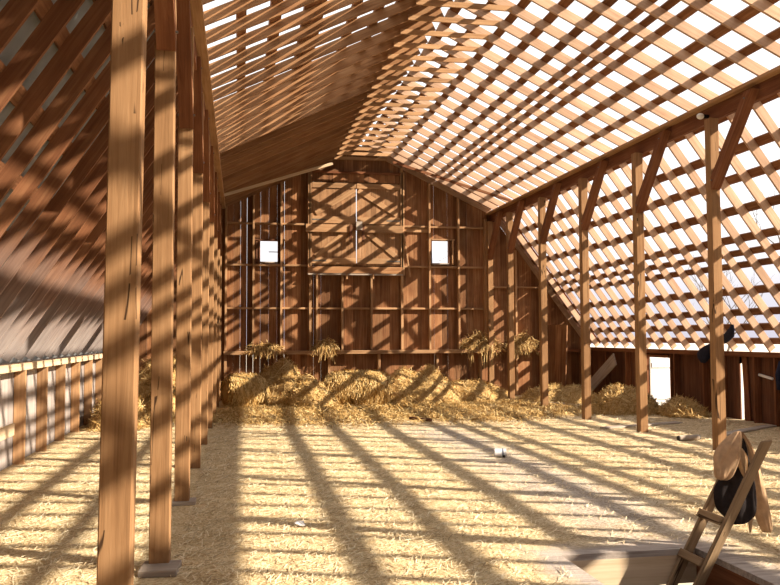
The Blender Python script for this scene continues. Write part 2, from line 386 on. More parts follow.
# roof boards: spaced planks running the length of the barn on top of the rafters
BT = .034
def rboards(nm, xs, y0, y1, down):
    p, q = SL[nm]; n = perp(p, q); cnt = 0
    d = Vector((q[0] - p[0], 0, q[1] - p[1])).normalized()
    for x, wd in xs:
        t = (x - p[0]) / (q[0] - p[0])
        pos = Vector((p[0] + (q[0] - p[0]) * t, 0, p[1] + (q[1] - p[1]) * t)) + n * (RD + BT / 2 + .001)
        a = pos.copy(); b = pos.copy(); a.y = y0; b.y = y1
        cnt += 1
        o = timber('roof_board', a, b, wd, BT, M['board'], None, up=n, bev=0)
        vis = inview(a, b, 60)
        tag(o, 'long spaced roof board on the %s slope, %s %s' % (nm, ordw(cnt), down), 'roof board', 'roof boards of the %s slope' % nm)
rboards('right upper', [(3.485, .17), (3.88, .13), (4.25, .14), (4.68, .15), (5.10, .14), (5.46, .12), (5.66, .115), (5.90, .13), (6.38, .16), (6.84, .14)], YN, YB + .05, 'board down from the ridge')
rboards('right lower', [(7.47, .14), (7.82, .16), (8.10, .155), (8.44, .16), (8.77, .15), (8.945, .125), (9.10, .125), (9.44, .16), (9.74, .15), (9.96, .16), (10.17, .14)], YN, YB + .05, 'board down from the beam')
YC = 16.25
rboards('left upper', [(3.31, .165), (3.14, .165), (2.97, .165), (2.80, .165), (2.63, .165), (2.46, .15), (2.12, .16), (1.70, .16), (1.04, .34), (.50, .17), (.06, .13)], YN, YC, 'board down from the ridge')
rboards('left lower', [(-.72, .16), (-1.05, .16), (-1.33, .15), (-1.66, .16), (-1.98, .15), (-2.28, .16), (-2.56, .16), (-2.84, .2)], YN, YB + .05, 'board down from the beam')
# far part of the left upper slope is closed with old boards
p, q = SL['left upper']; n = perp(p, q); bm = bmesh.new(); d = Vector((q[0] - p[0], 0, q[1] - p[1])); L = d.length; d.normalize()
t = -.1
while t < L:
    t2 = min(t + .19, L + .01)
    a = Vector((p[0], 0, p[1])) + d * t + n * (RD + .002); b = Vector((p[0], 0, p[1])) + d * (t2 - .003) + n * (RD + .002)
    vv = []
    for Y in (YC + .01, YB + .1):
        for v0 in (a, b, b + n * .022, a + n * .022): vv.append(bm.verts.new((v0.x, Y, v0.z)))
    for f in ((0, 1, 2, 3), (7, 6, 5, 4), (0, 4, 5, 1), (1, 5, 6, 2), (2, 6, 7, 3), (3, 7, 4, 0)): bm.faces.new([vv[i] for i in f])
    t = t2
bmesh.ops.recalc_face_normals(bm, faces=bm.faces[:]); bm.transform(WORLD['ceiling'].inverted())
mesh_obj('closed_roof_boards', bm, M['closed'], ceil, WORLD['ceiling'].copy())
for nm_, y_ in (('right lower', 22.28), ('right upper', 22.36)):  # boarded end bays, added on the right slopes to keep sun off the back wall
    p2, q2 = SL[nm_]; n2_ = perp(p2, q2); d2 = Vector((q2[0] - p2[0], 0, q2[1] - p2[1])); L2 = d2.length; d2.normalize(); t = .0; rb = random.Random(8)
    bm = bmesh.new()
    while t < L2:
        t2 = min(t + .17, L2); o_ = Vector((p2[0], 0, p2[1])) + n2_ * (RD + BT + .004); a = o_ + d2 * t; b = o_ + d2 * (t2 - rb.choice((.004, .004, .02)))
        vv = []
        for Y in (y_, YB + .12):
            for v0 in (a, b, b + n2_ * .02, a + n2_ * .02): vv.append(bm.verts.new((v0.x, Y, v0.z)))
        for f in ((0, 1, 2, 3), (7, 6, 5, 4), (0, 4, 5, 1), (1, 5, 6, 2), (2, 6, 7, 3), (3, 7, 4, 0)): bm.faces.new([vv[i] for i in f])
        t = t2
    bmesh.ops.recalc_face_normals(bm, faces=bm.faces[:]); bm.transform(WORLD['ceiling'].inverted())
    mesh_obj('closed_roof_boards', bm, M['closed'], ceil, WORLD['ceiling'].copy())
# grey sheet covering the outside of the left lower slope
p, q = SL['left lower']; n = perp(p, q); a = timber('roof_sheet', (0, 0, 0), (1, 0, 0), .1, .1, M['tin'], ceil) if False else None
bm = bmesh.new(); off = n * (RD + BT + .012)
pa = Vector((p[0], YN, p[1])) + off - Vector((.15, 0, .19)); pb = Vector((q[0], YN, q[1])) + off
vv = []
for Y in (YN, YB + .1):
    for v0 in (pa, pb, pb + n * .006, pa + n * .006): vv.append(bm.verts.new((v0.x, Y, v0.z)))
for f in ((0, 1, 2, 3), (7, 6, 5, 4), (0, 4, 5, 1), (1, 5, 6, 2), (2, 6, 7, 3), (3, 7, 4, 0)): bm.faces.new([vv[i] for i in f])
bmesh.ops.recalc_face_normals(bm, faces=bm.faces[:]); bm.transform(WORLD['ceiling'].inverted())
mesh_obj('roof_sheet', bm, M['tin'], ceil, WORLD['ceiling'].copy())
# slim ties in front of the back wall
o = timber('roof_tie', (-.42, 20.85, 5.36), (2.35, 20.85, 6.27), .04, .07, M['pale'], bev=0); tag(o, 'slim sloping board tying the left beam to the ridge, in front of back wall', 'tie board')
o = timber('roof_tie', (3.95, 20.85, 6.36), (7.2, 20.85, 5.42), .04, .07, M['beam'], bev=0); tag(o, 'slim sloping board tying the right beam to the ridge, in front of back wall', 'tie board')

# ------------------------------------------------------------------ back wall
def outline(x):
    if x < XL: return KZ + (x - KL) * (EZ - KZ) / (XL - KL) + .12
    if x < RX: return EZ + (x - XL) * T + .1
    if x < XR: return EZ + (XR - x) * T + .1
    return KZ + (KR - x) * (EZ - KZ) / (KR - XR) + .12
WIN = [(.54, 1.02, 3.86, 4.44), (5.48, 5.97, 3.88, 4.53)]
HOLES = WIN + [(3.16, 3.34, 3.85, 6.0)]
bm = bmesh.new(); x = KL; rs = random.Random(3)
def vboard(bm, xa, xb, za, zb_l, zb_r, y0, y1):
    v = [bm.verts.new(p) for p in ((xa, y0, za), (xb, y0, za), (xb, y1, za), (xa, y1, za), (xa, y0, zb_l), (xb, y0, zb_r), (xb, y1, zb_r), (xa, y1, zb_l))]
    for f in ((0, 3, 2, 1), (4, 5, 6, 7), (0, 1, 5, 4), (1, 2, 6, 5), (2, 3, 7, 6), (3, 0, 4, 7)): bm.faces.new([v[i] for i in f])
while x < KR:
    wd = rs.uniform(.17, .25); gap = rs.choice([.0005, .001, .001, .002, .003, .0035, .007]) if x < XR + .3 else .003
    xb = min(x + wd, KR)
    cut = [w_ for w_ in HOLES if w_[0] < xb and w_[1] > x]
    if cut:
        c0 = cut[0]
        xs_ = sorted({x, xb, max(x, c0[0]), min(xb, c0[1])})
        for u0, u1 in zip(xs_[:-1], xs_[1:]):
            if u1 - u0 < .004: continue
            if u0 >= c0[0] - 1e-6 and u1 <= c0[1] + 1e-6:
                vboard(bm, u0, u1, -.3, c0[2], c0[2], YB, YB + .025); vboard(bm, u0, u1, c0[3], outline(u0), outline(u1), YB, YB + .025)
            else: vboard(bm, u0, u1, -.3, outline(u0), outline(u1), YB, YB + .025)
    else: vboard(bm, x, xb, -.3, outline(x), outline(xb), YB, YB + .025)
    x = xb + gap
wb = struct(mesh_obj('wall_back', bm, M['siding']))
SD = .11
def stud(x, z0, z1, wd=.055, dp=.17, mat='stud'):
    return timber('stud', (x, YB - dp / 2, z0), (x, YB - dp / 2, z1), dp, wd, M[mat], wb, up=(1, 0, 0), bev=.003)
def girt(x0, x1, z, h=.055, dp=SD, mat='stud'):
    return timber('girt', (x0, YB - dp / 2, z), (x1, YB - dp / 2, z), dp, h, M[mat], wb, up=(0, 0, 1), bev=.003)
for x in (-.40, .35, 1.12): stud(x, 1.37, outline(x) - .12)
for x in (1.93, 4.57): stud(x, 1.37, outline(x) - .12, .07)
for x in (5.39, 6.26): stud(x, 1.37, outline(x) - .12)
stud(7.08, 1.37, 5.2, .09)
for x in (2.12, 2.84, 3.68): stud(x, 1.37, 3.55)
for x in (-.40, .95, 2.47, 3.9, 5.61, 6.9): stud(x, 0, 1.25, .07, .14)
for x in (8.0, 8.78): stud(x, 0, outline(x) - .15, .055)
def girts(z, spans):
    for x0, x1 in spans: girt(x0, x1, z)
S_all = [(-.37, .32), (.38, 1.09), (1.15, 1.89), (4.61, 5.36), (5.42, 6.23), (6.29, 7.03)]
girts(4.93, S_all); girts(3.76, S_all)
girts(2.55, [(-.37, .32), (.38, 1.09), (1.15, 1.9), (1.97, 2.09), (2.15, 2.81), (2.87, 3.65), (3.71, 4.53), (4.61, 5.36), (5.42, 6.23), (6.29, 7.03)])
girts(3.19, [(7.13, 7.97), (8.03, 8.75)])
timber('sill_ledge', (-.45, YB - .14, 1.31), (7.1, YB - .14, 1.31), .28, .10, M['stud'], wb, bev=.005)
timber('sill_ledge', (7.1, YB - .12, 1.31), (10.1, YB - .12, 1.31), .2, .09, M['beam'], wb, bev=.005)
girt(4.6, 5.4, 4.83, .12, .06)
# window openings with plain frames
for i, (x0, x1, z0, z1) in enumerate(WIN):
    e = empty('window_%d' % (i + 1), (x0, YB, z0)); struct(e)
    for a, b_ in (((x0 - .02, z0), (x0 - .02, z1)), ((x1 + .02, z0), (x1 + .02, z1))):
        timber('jamb', (a[0], YB - .02, a[1] - .04), (b_[0], YB - .02, b_[1] + .04), .12, .035, M['darkwood'], e, up=(1, 0, 0), bev=0)
    timber('head', (x0 - .16, YB - .03, z1 + .035), (x1 + .2, YB - .03, z1 + .035), .10, .04, M['stud' if i else 'darkwood'], e, bev=0)
    timber('window_sill', (x0 - .03, YB - .02, z0 - .02), (x1 + .03, YB - .02, z0 - .02), .12, .035, M['greywood'], e, bev=0)
    if i == 0: timber('broken_muntin', (x1 - .25, YB + .012, z0 + .28), (x1, YB + .012, z0 + .28), .02, .025, M['darkwood'], e, bev=0)
    else:
        timber('side_board', (x1 + .13, YB - .05, z0 - .05), (x1 + .13, YB - .05, z1 + .05), .09, .05, M['stud'], e, up=(1, 0, 0), bev=0)
timber('side_board', (.44, YB - .06, 3.8), (.44, YB - .06, 4.42), .09, .05, M['darkwood'], bpy.data.objects['window_1'], up=(1, 0, 0), bev=0)

# hayloft double door
YD = YB - .12
dx0, dxm, dx1, dz0, dz1 = 1.98, 3.25, 4.52, 3.78, 6.14
dt = struct(empty('trim_1', (RX, YD, dz1)))
timber('door_head', (1.9, YD - .02, 6.44), (4.6, YD - .02, 6.44), .05, .07, M['beam'], dt, bev=0)
bm = bmesh.new(); x = 1.98
while x < 4.52: box(bm, (x, YD - .0, 6.17), (min(x + .15, 4.52) - .003, YD + .025, 6.41)); x += .15
mesh_obj('transom_boards', bm, M['siding'], dt)
timber('sill_plank', (1.86, YD - .04, 3.64), (4.58, YD - .04, 3.64), .05, .19, M['rafter'], dt, bev=.003)
timber('sill_plank', (1.86, YD - .06, 3.51), (4.58, YD - .06, 3.51), .10, .04, M['greywood'], dt, bev=.003)
timber('door_post', (1.9, YD, 3.5), (1.9, YD, 6.5), .1, .07, M['stud'], dt, up=(1, 0, 0), bev=.003)
timber('door_post', (4.6, YD, 3.5), (4.6, YD, 6.5), .1, .09, M['stud'], dt, up=(1, 0, 0), bev=.003)
for i, (a, b_) in enumerate(((dx0, dxm - .009), (dxm + .009, dx1))):
    dr = struct(empty('door_%d' % (i + 1), (a if i == 0 else b_, YD, dz0)))
    bm = bmesh.new(); nb = 9; wv = (b_ - a) / nb
    for k in range(nb): box(bm, (a + k * wv + .002, YD, dz0), (a + (k + 1) * wv - .002, YD + .025, dz1))
    mesh_obj('door_boards', bm, M['doorboard'], dr)
    yr = YD - .016
    for z, h in ((6.06, .15), (5.07, .20), (3.9, .16)):
        timber('rail', (a, yr, z), (b_, yr, z), .03, h, M['stud'], dr, bev=.003)
    out, inn = (a + .1, b_ - .04) if i == 0 else (b_ - .1, a + .04)
    timber('diagonal_brace', (out, yr - .003, 5.25), (inn, yr - .003, 5.93), .026, .14, M['stud'], dr, bev=.003)
    timber('diagonal_brace', (out, yr - .003, 4.02), (inn + (-.25 if i == 0 else .25), yr - .003, 4.72), .026, .14, M['stud'], dr, bev=.003)
    for z in (5.07, 3.9):
        timber('strap_hinge', (a if i == 0 else b_, yr - .017, z), (a + .4 if i == 0 else b_ - .4, yr - .017, z), .006, .04, M['iron'], dr, bev=0)
# drop bar across the doors with its iron keepers
bar = empty('door_bar', (1.82, YD - .06, 4.82)); tag(bar, 'heavy level wooden bar dropped across the closed hayloft doors', 'door bar')
timber('bar', (1.80, YD - .066, 4.82), (3.12, YD - .066, 4.82), .05, .22, M['stud'], bar, bev=.004)
timber('bar', (3.42, YD - .066, 4.82), (4.6, YD - .066, 4.82), .05, .22, M['stud'], bar, bev=.004)
timber('bar_tie', (3.0, YD - .064, 4.83), (3.5, YD - .064, 4.83), .05, .12, M['darkwood'], bar, bev=.004)
o = timber('bar_keeper', (3.22, YD - .12, 4.9), (3.4, YD - .12, 4.9), .06, .24, M['greywood'], bar, bev=.004)
for x in (3.07, 3.43):
    o = timber('latch_handle', (x, YD - .11, 4.42), (x, YD - .11, 4.92), .05, .07, M['darkwood'], bar, up=(1, 0, 0), bev=.004)
    timber('handle_tip', (x, YD - .11, 4.36), (x, YD - .11, 4.44), .055, .06, M['stud'], bar, up=(1, 0, 0), bev=.004)
for i, x in enumerate((2.1, 2.95, 3.7)):
    o = timber('peg', (x, YD - .17, 3.37), (x, YD - .17, 3.52), .05, .05, M['stud'], None, up=(1, 0, 0), bev=.004)
    tag(o, 'short wooden peg hanging under the hayloft door, %s' % ['leftmost of three', 'middle of three', 'rightmost of three'][i], 'peg', 'pegs under the hayloft door')
o = timber('pole', (4.80, YB - .2, 3.45), (4.62, YB - .2, 4.66), .035, .04, M['stud'], bev=.003); tag(o, 'thin pale stick slanting beside the right edge of the hayloft door', 'stick')

# ------------------------------------------------------------------ knee walls
def knee(name, x, sgn, boards_mat, stud_mat, stud_ys, opening=None, slit=None, seed=1):
    bm = bmesh.new(); r = random.Random(seed); y = YN; x0, x1 = (x, x + .025) if sgn > 0 else (x - .025, x)
    while y < YB:
        wd = r.uniform(.18, .26); yb = min(y + wd, YB)
        if opening and yb > opening[0] and y < opening[1]:
            if y < opening[0]: box(bm, (x0, y, -.3), (x1, opening[0], KZ))
            box(bm, (x0, max(y, opening[0]), opening[2]), (x1, min(yb, opening[1]), KZ))
            if yb > opening[1]: box(bm, (x0, opening[1], -.3), (x1, yb, KZ))
        elif slit and yb > slit[0] and y < slit[1]:
            if y < slit[0] - .01: box(bm, (x0, y, -.3), (x1, slit[0], KZ))
            box(bm, (x0, slit[0], 1.16), (x1, slit[1], KZ))
            if yb > slit[1]: box(bm, (x0, slit[1], -.3), (x1, yb, KZ))
        else: box(bm, (x0, y, -.3), (x1, yb, KZ))
        y = yb + r.choice([.001, .002, .004])
    o = struct(mesh_obj(name, bm, M[boards_mat]))
    for yy in stud_ys:
        timber('stud', (x - sgn * .08, yy, 0), (x - sgn * .08, yy, KZ - .1), .05, .15, M[stud_mat], o, up=(1, 0, 0), bev=.003)
    return o
lys = [12.07 + 1.29 * k for k in range(-8, 9)]
wl = knee('wall_left', KL, -1, 'whitewash', 'stud', lys, seed=4)
pl = timber('plate', (KL + .06, YN, KZ - .06), (KL + .06, YB, KZ - .06), .2, .1, M['pale'], wl, bev=.004)
o = timber('nailer_board', (KL + .185, 8.6, .56), (KL + .185, 11.35, .56), .03, .16, M['pale'], wl, bev=.003)
rys = [YB - .4 - 1.22 * k for k in range(22)]
rys = [y for y in rys if not (17.8 < y < 19.3) and not (14.8 < y < 15.6)] + [14.62, 15.75]
wr = knee('wall_right', KR, 1, 'darkwood', 'beam', rys, opening=(17.98, 19.1, 1.2), slit=(15.18, 15.30), seed=9)
timber('plate', (KR - .06, YN, KZ - .05), (KR - .06, YB, KZ - .05), .2, .1, M['beam'], wr, bev=.004)
for y in (17.95, 19.13): timber('jamb', (KR - .035, y, 0), (KR - .035, y, 1.3), .05, .07, M['beam'], wr, up=(1, 0, 0), bev=.003)
timber('door_head', (KR - .06, 17.95, 1.24), (KR - .06, 19.13, 1.24), .14, .06, M['beam'], wr, bev=.003)
timber('loose_board', (KR - .03, 15.0, 0.0), (KR - .03, 15.08, 1.3), .16, .03, M['beam'], wr, up=(1, 0, 0), bev=.003)
# low door leaf standing open outwards
d3 = struct(empty('door_3', (KR + .04, 19.08, 0)))
bm = bmesh.new()
for k in range(4): box(bm, (KR + .04 + k * .19, 19.08, .04), (KR + .04 + k * .19 + .186, 19.105, 1.18))
mesh_obj('door_boards', bm, M['white'], d3)
for z in (.2, 1.0): timber('rail', (KR + .05, 19.06, z), (KR + .78, 19.06, z), .03, .12, M['white'], d3, bev=.003)
# near gable wall, behind the camera
bm = bmesh.new(); x = KL
while x < KR:
    xb = min(x + .25, KR)
    if 1.2 < x < 5.6: vboard(bm, x, xb, 3.6, outline(x), outline(xb), YN - .025, YN)
    else: vboard(bm, x, xb, -.3, outline(x), outline(xb), YN - .025, YN)
    x = xb + .002
struct(mesh_obj('wall_front', bm, M['siding']))

# ------------------------------------------------------------------ hay
def strands_into(bm, pts, rng, lmin, lmax, wd, lift=.5, mi=0):
    for p, nrm in pts:
        d = Vector((rng.uniform(-1, 1), rng.uniform(-1, 1), rng.uniform(-1, 1)))
        d = (d - nrm * d.dot(nrm) * (1 - lift * .5)); 
        if d.length < .05: continue
        d.normalize(); L = rng.uniform(lmin, lmax); sd = d.cross(nrm)
        if sd.length < .1: continue
        sd.normalize(); sd = (sd + nrm * rng.uniform(-.6, .6)).normalized() * wd / 2
        bend = nrm * rng.uniform(-.25, .35) * L
        a = p - d * L / 2 + nrm * .01; m_ = p + bend * .6 + nrm * .02; b = p + d * L / 2 + nrm * rng.uniform(0, .05)
        v = [bm.verts.new(q) for q in (a - sd, a + sd, m_ - sd, m_ + sd, b - sd * .6, b + sd * .6)]
        bm.faces.new((v[0], v[1], v[3], v[2])); bm.faces.new((v[2], v[3], v[5], v[4]))

def heap(name, label, cat, cx, cy, rx, ry, hz, z0=0, n=700, seed=1, rough=.35, flat=1.0, lmax=.34, group=None, rot=0, wd=.014, kind=None):
    rng = random.Random(seed); bm = bmesh.new(); RN, AN = 9, 30; rows = []
    off = Vector((seed * 3.1, seed * 1.7, seed * .9))
    def surf(r, a):
        k = 1 + rough * (mnoise.noise(Vector((math.cos(a) * 1.3, math.sin(a) * 1.3, seed))) )
        x, y = math.cos(a) * r * rx * k, math.sin(a) * r * ry * k
        prof = max(0.0, 1 - r ** (2 * flat)) ** (.8)
        z = hz * prof * (1 + .55 * mnoise.noise(Vector((x * 1.6, y * 1.6, 0)) + off)) + .10 * hz * mnoise.noise(Vector((x * 6, y * 6, 1)) + off) * (1 - r)
        cr, sr = math.cos(rot), math.sin(rot)
        return Vector((x * cr - y * sr, x * sr + y * cr, max(z, 0)))
    top = bm.verts.new(surf(0, 0))
    for i in range(1, RN + 1):
        rows.append([bm.verts.new(surf(i / RN, 2 * math.pi * j / AN)) for j in range(AN)])
    for j in range(AN): bm.faces.new((top, rows[0][j], rows[0][(j + 1) % AN]))
    for i in range(RN - 1):
        for j in range(AN): bm.faces.new((rows[i][j], rows[i + 1][j], rows[i + 1][(j + 1) % AN], rows[i][(j + 1) % AN]))
    bm.faces.new([rows[-1][j] for j in range(AN)][::-1])
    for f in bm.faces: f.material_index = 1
    if kind: bm.clear()
    pts = []
    for _ in range(int(n * 2.4)):
        r = math.sqrt(rng.random()) * (1.35 if kind else 1.12); a = rng.uniform(0, 2 * math.pi); p = surf(min(r, 1), a)
        if r > 1: p = p * (1 + (r - 1) * rng.random() * 2)
        e = .03; p2 = surf(min(r + e, 1.02), a); p3 = surf(r, a + e * 2)
        nn = (p2 - p).cross(p3 - p)
        if nn.length < 1e-7: nn = Vector((0, 0, 1))
        nn.normalize()
        if nn.z < 0: nn = -nn
        pts.append((p, nn))
    strands_into(bm, pts, rng, .08, lmax, wd, .9)
    for v in bm.verts:
        if v.co.z < .002: v.co.z = .002
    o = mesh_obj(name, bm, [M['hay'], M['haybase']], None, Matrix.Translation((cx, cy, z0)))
    return tag(o, label, cat, group, kind)

def bale(name, label, cx, cy, r, L, rot, n=900, seed=1, z0=0):
    """a loose rolled lump of hay lying on its side"""
    rng = random.Random(seed); bm = bmesh.new(); U, V = 26, 14; rows = []
    def surf(u, v):
        a = 2 * math.pi * u; x = (v - .5) * L
        e = (1 - abs(2 * v - 1) ** 5) ** .5
        k = r * (.35 + .65 * e) * (1 + .16 * mnoise.noise(Vector((math.cos(a) * 1.5, math.sin(a) * 1.5, x * 2 + seed))))
        return Vector((x, math.cos(a) * k * 1.12, max(math.sin(a) * k + r * .85, 0.002)))
    for i in range(V + 1): rows.append([bm.verts.new(surf(j / U, i / V)) for j in range(U)])
    for i in range(V):
        for j in range(U): bm.faces.new((rows[i][j], rows[i + 1][j], rows[i + 1][(j + 1) % U], rows[i][(j + 1) % U]))
    bm.faces.new(rows[0]); bm.faces.new(rows[-1][::-1])
    bmesh.ops.recalc_face_normals(bm, faces=bm.faces[:])
    for f in bm.faces: f.material_index = 1
    for _ in range(int(n * 1.6)):
        u, v = rng.random(), rng.uniform(.0, 1); p = surf(u, v)
        if p.z < .02: continue
        q = surf(u + .03, v) - p; nn = Vector((0, p.y, p.z - r * .85)).normalized() if p.length else Vector((0, 0, 1))
        if q.length < 1e-6: continue
        d = q.normalized() + Vector((rng.uniform(-.5, .5), 0, 0)); d.normalize(); sd = d.cross(nn).normalized() * .007; Ls = rng.uniform(.1, .32)
        a = p - d * Ls / 2 + nn * .004; b = p + d * Ls / 2 + nn * rng.uniform(-.02, .07); m_ = p + nn * .02
        vv = [bm.verts.new(x) for x in (a - sd, a + sd, m_ - sd, m_ + sd, b - sd, b + sd)]
        for x in vv:
            if x.co.z < .002: x.co.z = .002
        bm.faces.new((vv[0], vv[1], vv[3], vv[2])); bm.faces.new((vv[2], vv[3], vv[5], vv[4]))
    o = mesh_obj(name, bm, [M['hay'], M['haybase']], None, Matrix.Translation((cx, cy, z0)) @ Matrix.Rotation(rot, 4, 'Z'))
    return tag(o, label, 'hay bale')

# along the foot of the back wall
bale('hay_bale', 'loose rounded golden hay bale at the left end of the back wall', .12, 20.9, .43, 1.05, .35, 1100, 3)
heap('hay_heap', 'low brownish hay heap between two bales against the back wall', 'hay heap', 1.05, 21.7, .8, .8, .95, n=800, seed=11)
heap('hay_heap', 'tousled rounded hay clump with a dark hollow, left of the large bale', 'hay heap', 1.75, 20.3, .65, .6, .72, n=900, seed=12)
bale('hay_bale', 'largest pale hay bale, lying below the hayloft door', 2.95, 20.6, .46, 1.7, -.12, 1900, 5)
heap('hay_heap', 'broad hay heap right of the large bale, against the back wall', 'hay heap', 4.7, 21.15, 1.25, .95, .76, n=1500, seed=14)
heap('hay_heap', 'long low hay heap at the back wall, left of the right corner post', 'hay heap', 6.2, 21.5, 1.1, 1.0, .5, n=1000, seed=15)
heap('hay_spread', 'thin spread of loose straw in front of the bales', 'straw', 1.4, 18.3, 2.4, 1.8, .05, n=3400, seed=16, kind='stuff')
heap('hay_spread', 'thin spread of loose straw at the foot of the right posts', 'straw', 5.5, 18.4, 2.4, 1.9, .06, n=3800, seed=17, kind='stuff')
heap('hay_heap', 'hay heap on the floor in the right back corner', 'hay heap', 8.4, 20.7, 1.1, .9, .42, n=900, seed=18)
heap('hay_heap', 'sunlit hay heap left of the open low doorway', 'hay heap', 8.62, 17.35, .9, .75, .5, n=1200, seed=19)
heap('hay_heap', 'shaded brown hay heap below the hanging dark blue cloth', 'hay heap', 9.5, 16.3, .5, .65, .32, n=700, seed=20)
heap('hay_heap', 'tall hay heap behind the left row of posts', 'hay heap', -1.65, 19.2, .8, 1.7, 1.3, n=2000, seed=21)
heap('hay_heap', 'hay heap against the whitewashed left wall', 'hay heap', -2.35, 16.7, .6, .9, .55, n=900, seed=22)
# tufts caught on the ledge of the back wall
def tuft(label, x, z, w_, h, seed, droop=.3):
    rng = random.Random(seed); bm = bmesh.new()
    for _ in range(700):
        t = rng.uniform(-1, 1); px = t * w_; py = rng.uniform(-.10, .09); pz = rng.random() ** 1.3 * h * (1 - t * t * .7)
        d = Vector((rng.uniform(-1, 1), rng.uniform(-.5, .3), rng.uniform(-.6, .6))).normalized(); L = rng.uniform(.08, .24)
        sd = d.cross(Vector((rng.uniform(-1, 1), 1, rng.uniform(-1, 1)))).normalized() * .006
        a = Vector((px, py, pz)); b = a + d * L; m_ = (a + b) / 2 + Vector((0, -.01, .04)); b.z -= L * .12
        if b.z < .0 and b.y > -.16: b.y = -.17 - rng.random() * .05
        if b.y > .11: b.y = .11
        v = [bm.verts.new(q) for q in (a - sd, a + sd, m_ - sd, m_ + sd, b - sd, b + sd)]
        bm.faces.new((v[0], v[1], v[3], v[2])); bm.faces.new((v[2], v[3], v[5], v[4]))
    for _ in range(36):
        px = rng.uniform(-.7, .7) * w_; a = Vector((px, -.16 - rng.random() * .06, .05 + rng.random() * .1)); L = rng.uniform(.1, 1) * droop
        b = a + Vector((rng.uniform(-.12, .12), -rng.random() * .05, -L)); sd = Vector((.008, 0, .002))
        v = [bm.verts.new(q) for q in (a - sd, a + sd, b - sd, b + sd)]; bm.faces.new((v[0], v[1], v[3], v[2]))
    for f in bm.faces:
        if rng.random() < .6: f.material_index = 1
    o = mesh_obj('hay_tuft', bm, [M['hay'], M['haybase']], None, Matrix.Translation((x, YB - .14, z + .002)))
    tag(o, label, 'hay tuft', 'hay tufts on the back wall ledge')
tuft('small dark hay tuft on the ledge at the left end of back wall', .68, 1.36, .42, .16, 31, .35)
tuft('hay tuft spilling off the ledge below the hayloft door', 2.35, 1.36, .28, .26, 32, .45)
tuft('bushy hay tuft on the ledge left of the fifth right post', 6.9, 1.36, .55, .5, 33, .7)
tuft('bright hay tuft on the ledge right of the corner post', 8.15, 1.36, .42, .45, 34, .4)

# loose chaff over the whole floor: one uncountable litter of straw bits
rng = np.random.default_rng(5)
n = 85000
d = 5.2 * (19.5 / 5.2) ** (rng.random(n) ** .9)
X = rng.random(n) * 13.2 - 3.0; Y = d
keep = (X > KL + .2) & (X < KR - .3)
px = np.abs(X - .183 * Y - .02 * Y) < .55 * Y + .6
hole = (X > HX0 - .13) & (X < HX1 + .13) & (Y < HY1 + .13)
thin = (((X > HX0 - .45) & (X < HX1 + .45) & (Y < HY1 + .45)) | ((np.abs(X - 3.62) < .65) & (Y < 16.5))) & (rng.random(n) < .72)
posts = (np.abs(X - XPL) < .1) | (np.abs(X - XPR) < .1)
ok = keep & px & ~hole & ~thin & ~posts; X, Y = X[ok], Y[ok]; n = len(X)
L = rng.uniform(.025, .12, n) * (.7 + Y / 22); A = rng.uniform(0, np.pi, n); W = rng.uniform(.0025, .005, n) * (.6 + Y / 9); Z0 = rng.uniform(.001, .012, n); tilt = rng.uniform(0, .02, n)
dx, dy = np.cos(A) * L / 2, np.sin(A) * L / 2; wx, wy = -np.sin(A) * W / 2, np.cos(A) * W / 2
V = np.stack([np.stack([X - dx - wx, Y - dy - wy, Z0], 1), np.stack([X - dx + wx, Y - dy + wy, Z0 + .002], 1), np.stack([X + dx + wx, Y + dy + wy, Z0 + tilt + .002], 1), np.stack([X + dx - wx, Y + dy - wy, Z0 + tilt], 1)], 1).reshape(-1, 3)
me = bpy.data.meshes.new('straw_litter'); me.vertices.add(4 * n); me.vertices.foreach_set('co', V.astype(np.float32).ravel())
me.loops.add(4 * n); me.loops.foreach_set('vertex_index', np.arange(4 * n, dtype=np.int32)); me.polygons.add(n); me.polygons.foreach_set('loop_start', np.arange(0, 4 * n, 4, dtype=np.int32)); me.polygons.foreach_set('loop_total', np.full(n, 4, dtype=np.int32)); me.update(calc_edges=True)
me.materials.append(M['chaff']); o = put(bpy.data.objects.new('straw_litter', me), None)
tag(o, 'bits of straw strewn all over the barn floor', 'straw', None, 'stuff')

# ------------------------------------------------------------------ ladder and jacket at the hatch
lad = empty('ladder', (3.62, 6.0, 0)); tag(lad, 'homemade wooden ladder standing up out of the floor hatch', 'ladder')
sl_ = 1.75
def lx(z): return 3.615 + z / sl_
un = Vector((-sl_, 0, 1)).normalized()
for y, ztop in ((5.85, .93), (6.16, .86)):
    bm = bmesh.new(); a, b = Vector((lx(-2.68), y, -2.68)), Vector((lx(ztop), y, ztop)); m, L = frame(a, b, un)
    box(bm, (0, -.023, -.036), (L, .023, .036))
    for v in bm.verts:
        if v.co.x > L - .01 and v.co.z > 0: v.co.x -= .05
    bmesh.ops.bevel(bm, geom=bm.edges[:], offset=.007, segments=2, affect='EDGES')
    mesh_obj('rail', bm, M['ladderwood'], lad, m)
for k in range(-7, 1):
    z = .27 + .315 * k; off = un * .03
    timber('rung', (lx(z) + off.x, 5.875, z + off.z), (lx(z) + off.x, 6.20, z + off.z), 0.07, .045, M['ladderwood'], lad, up=un, bev=.006)

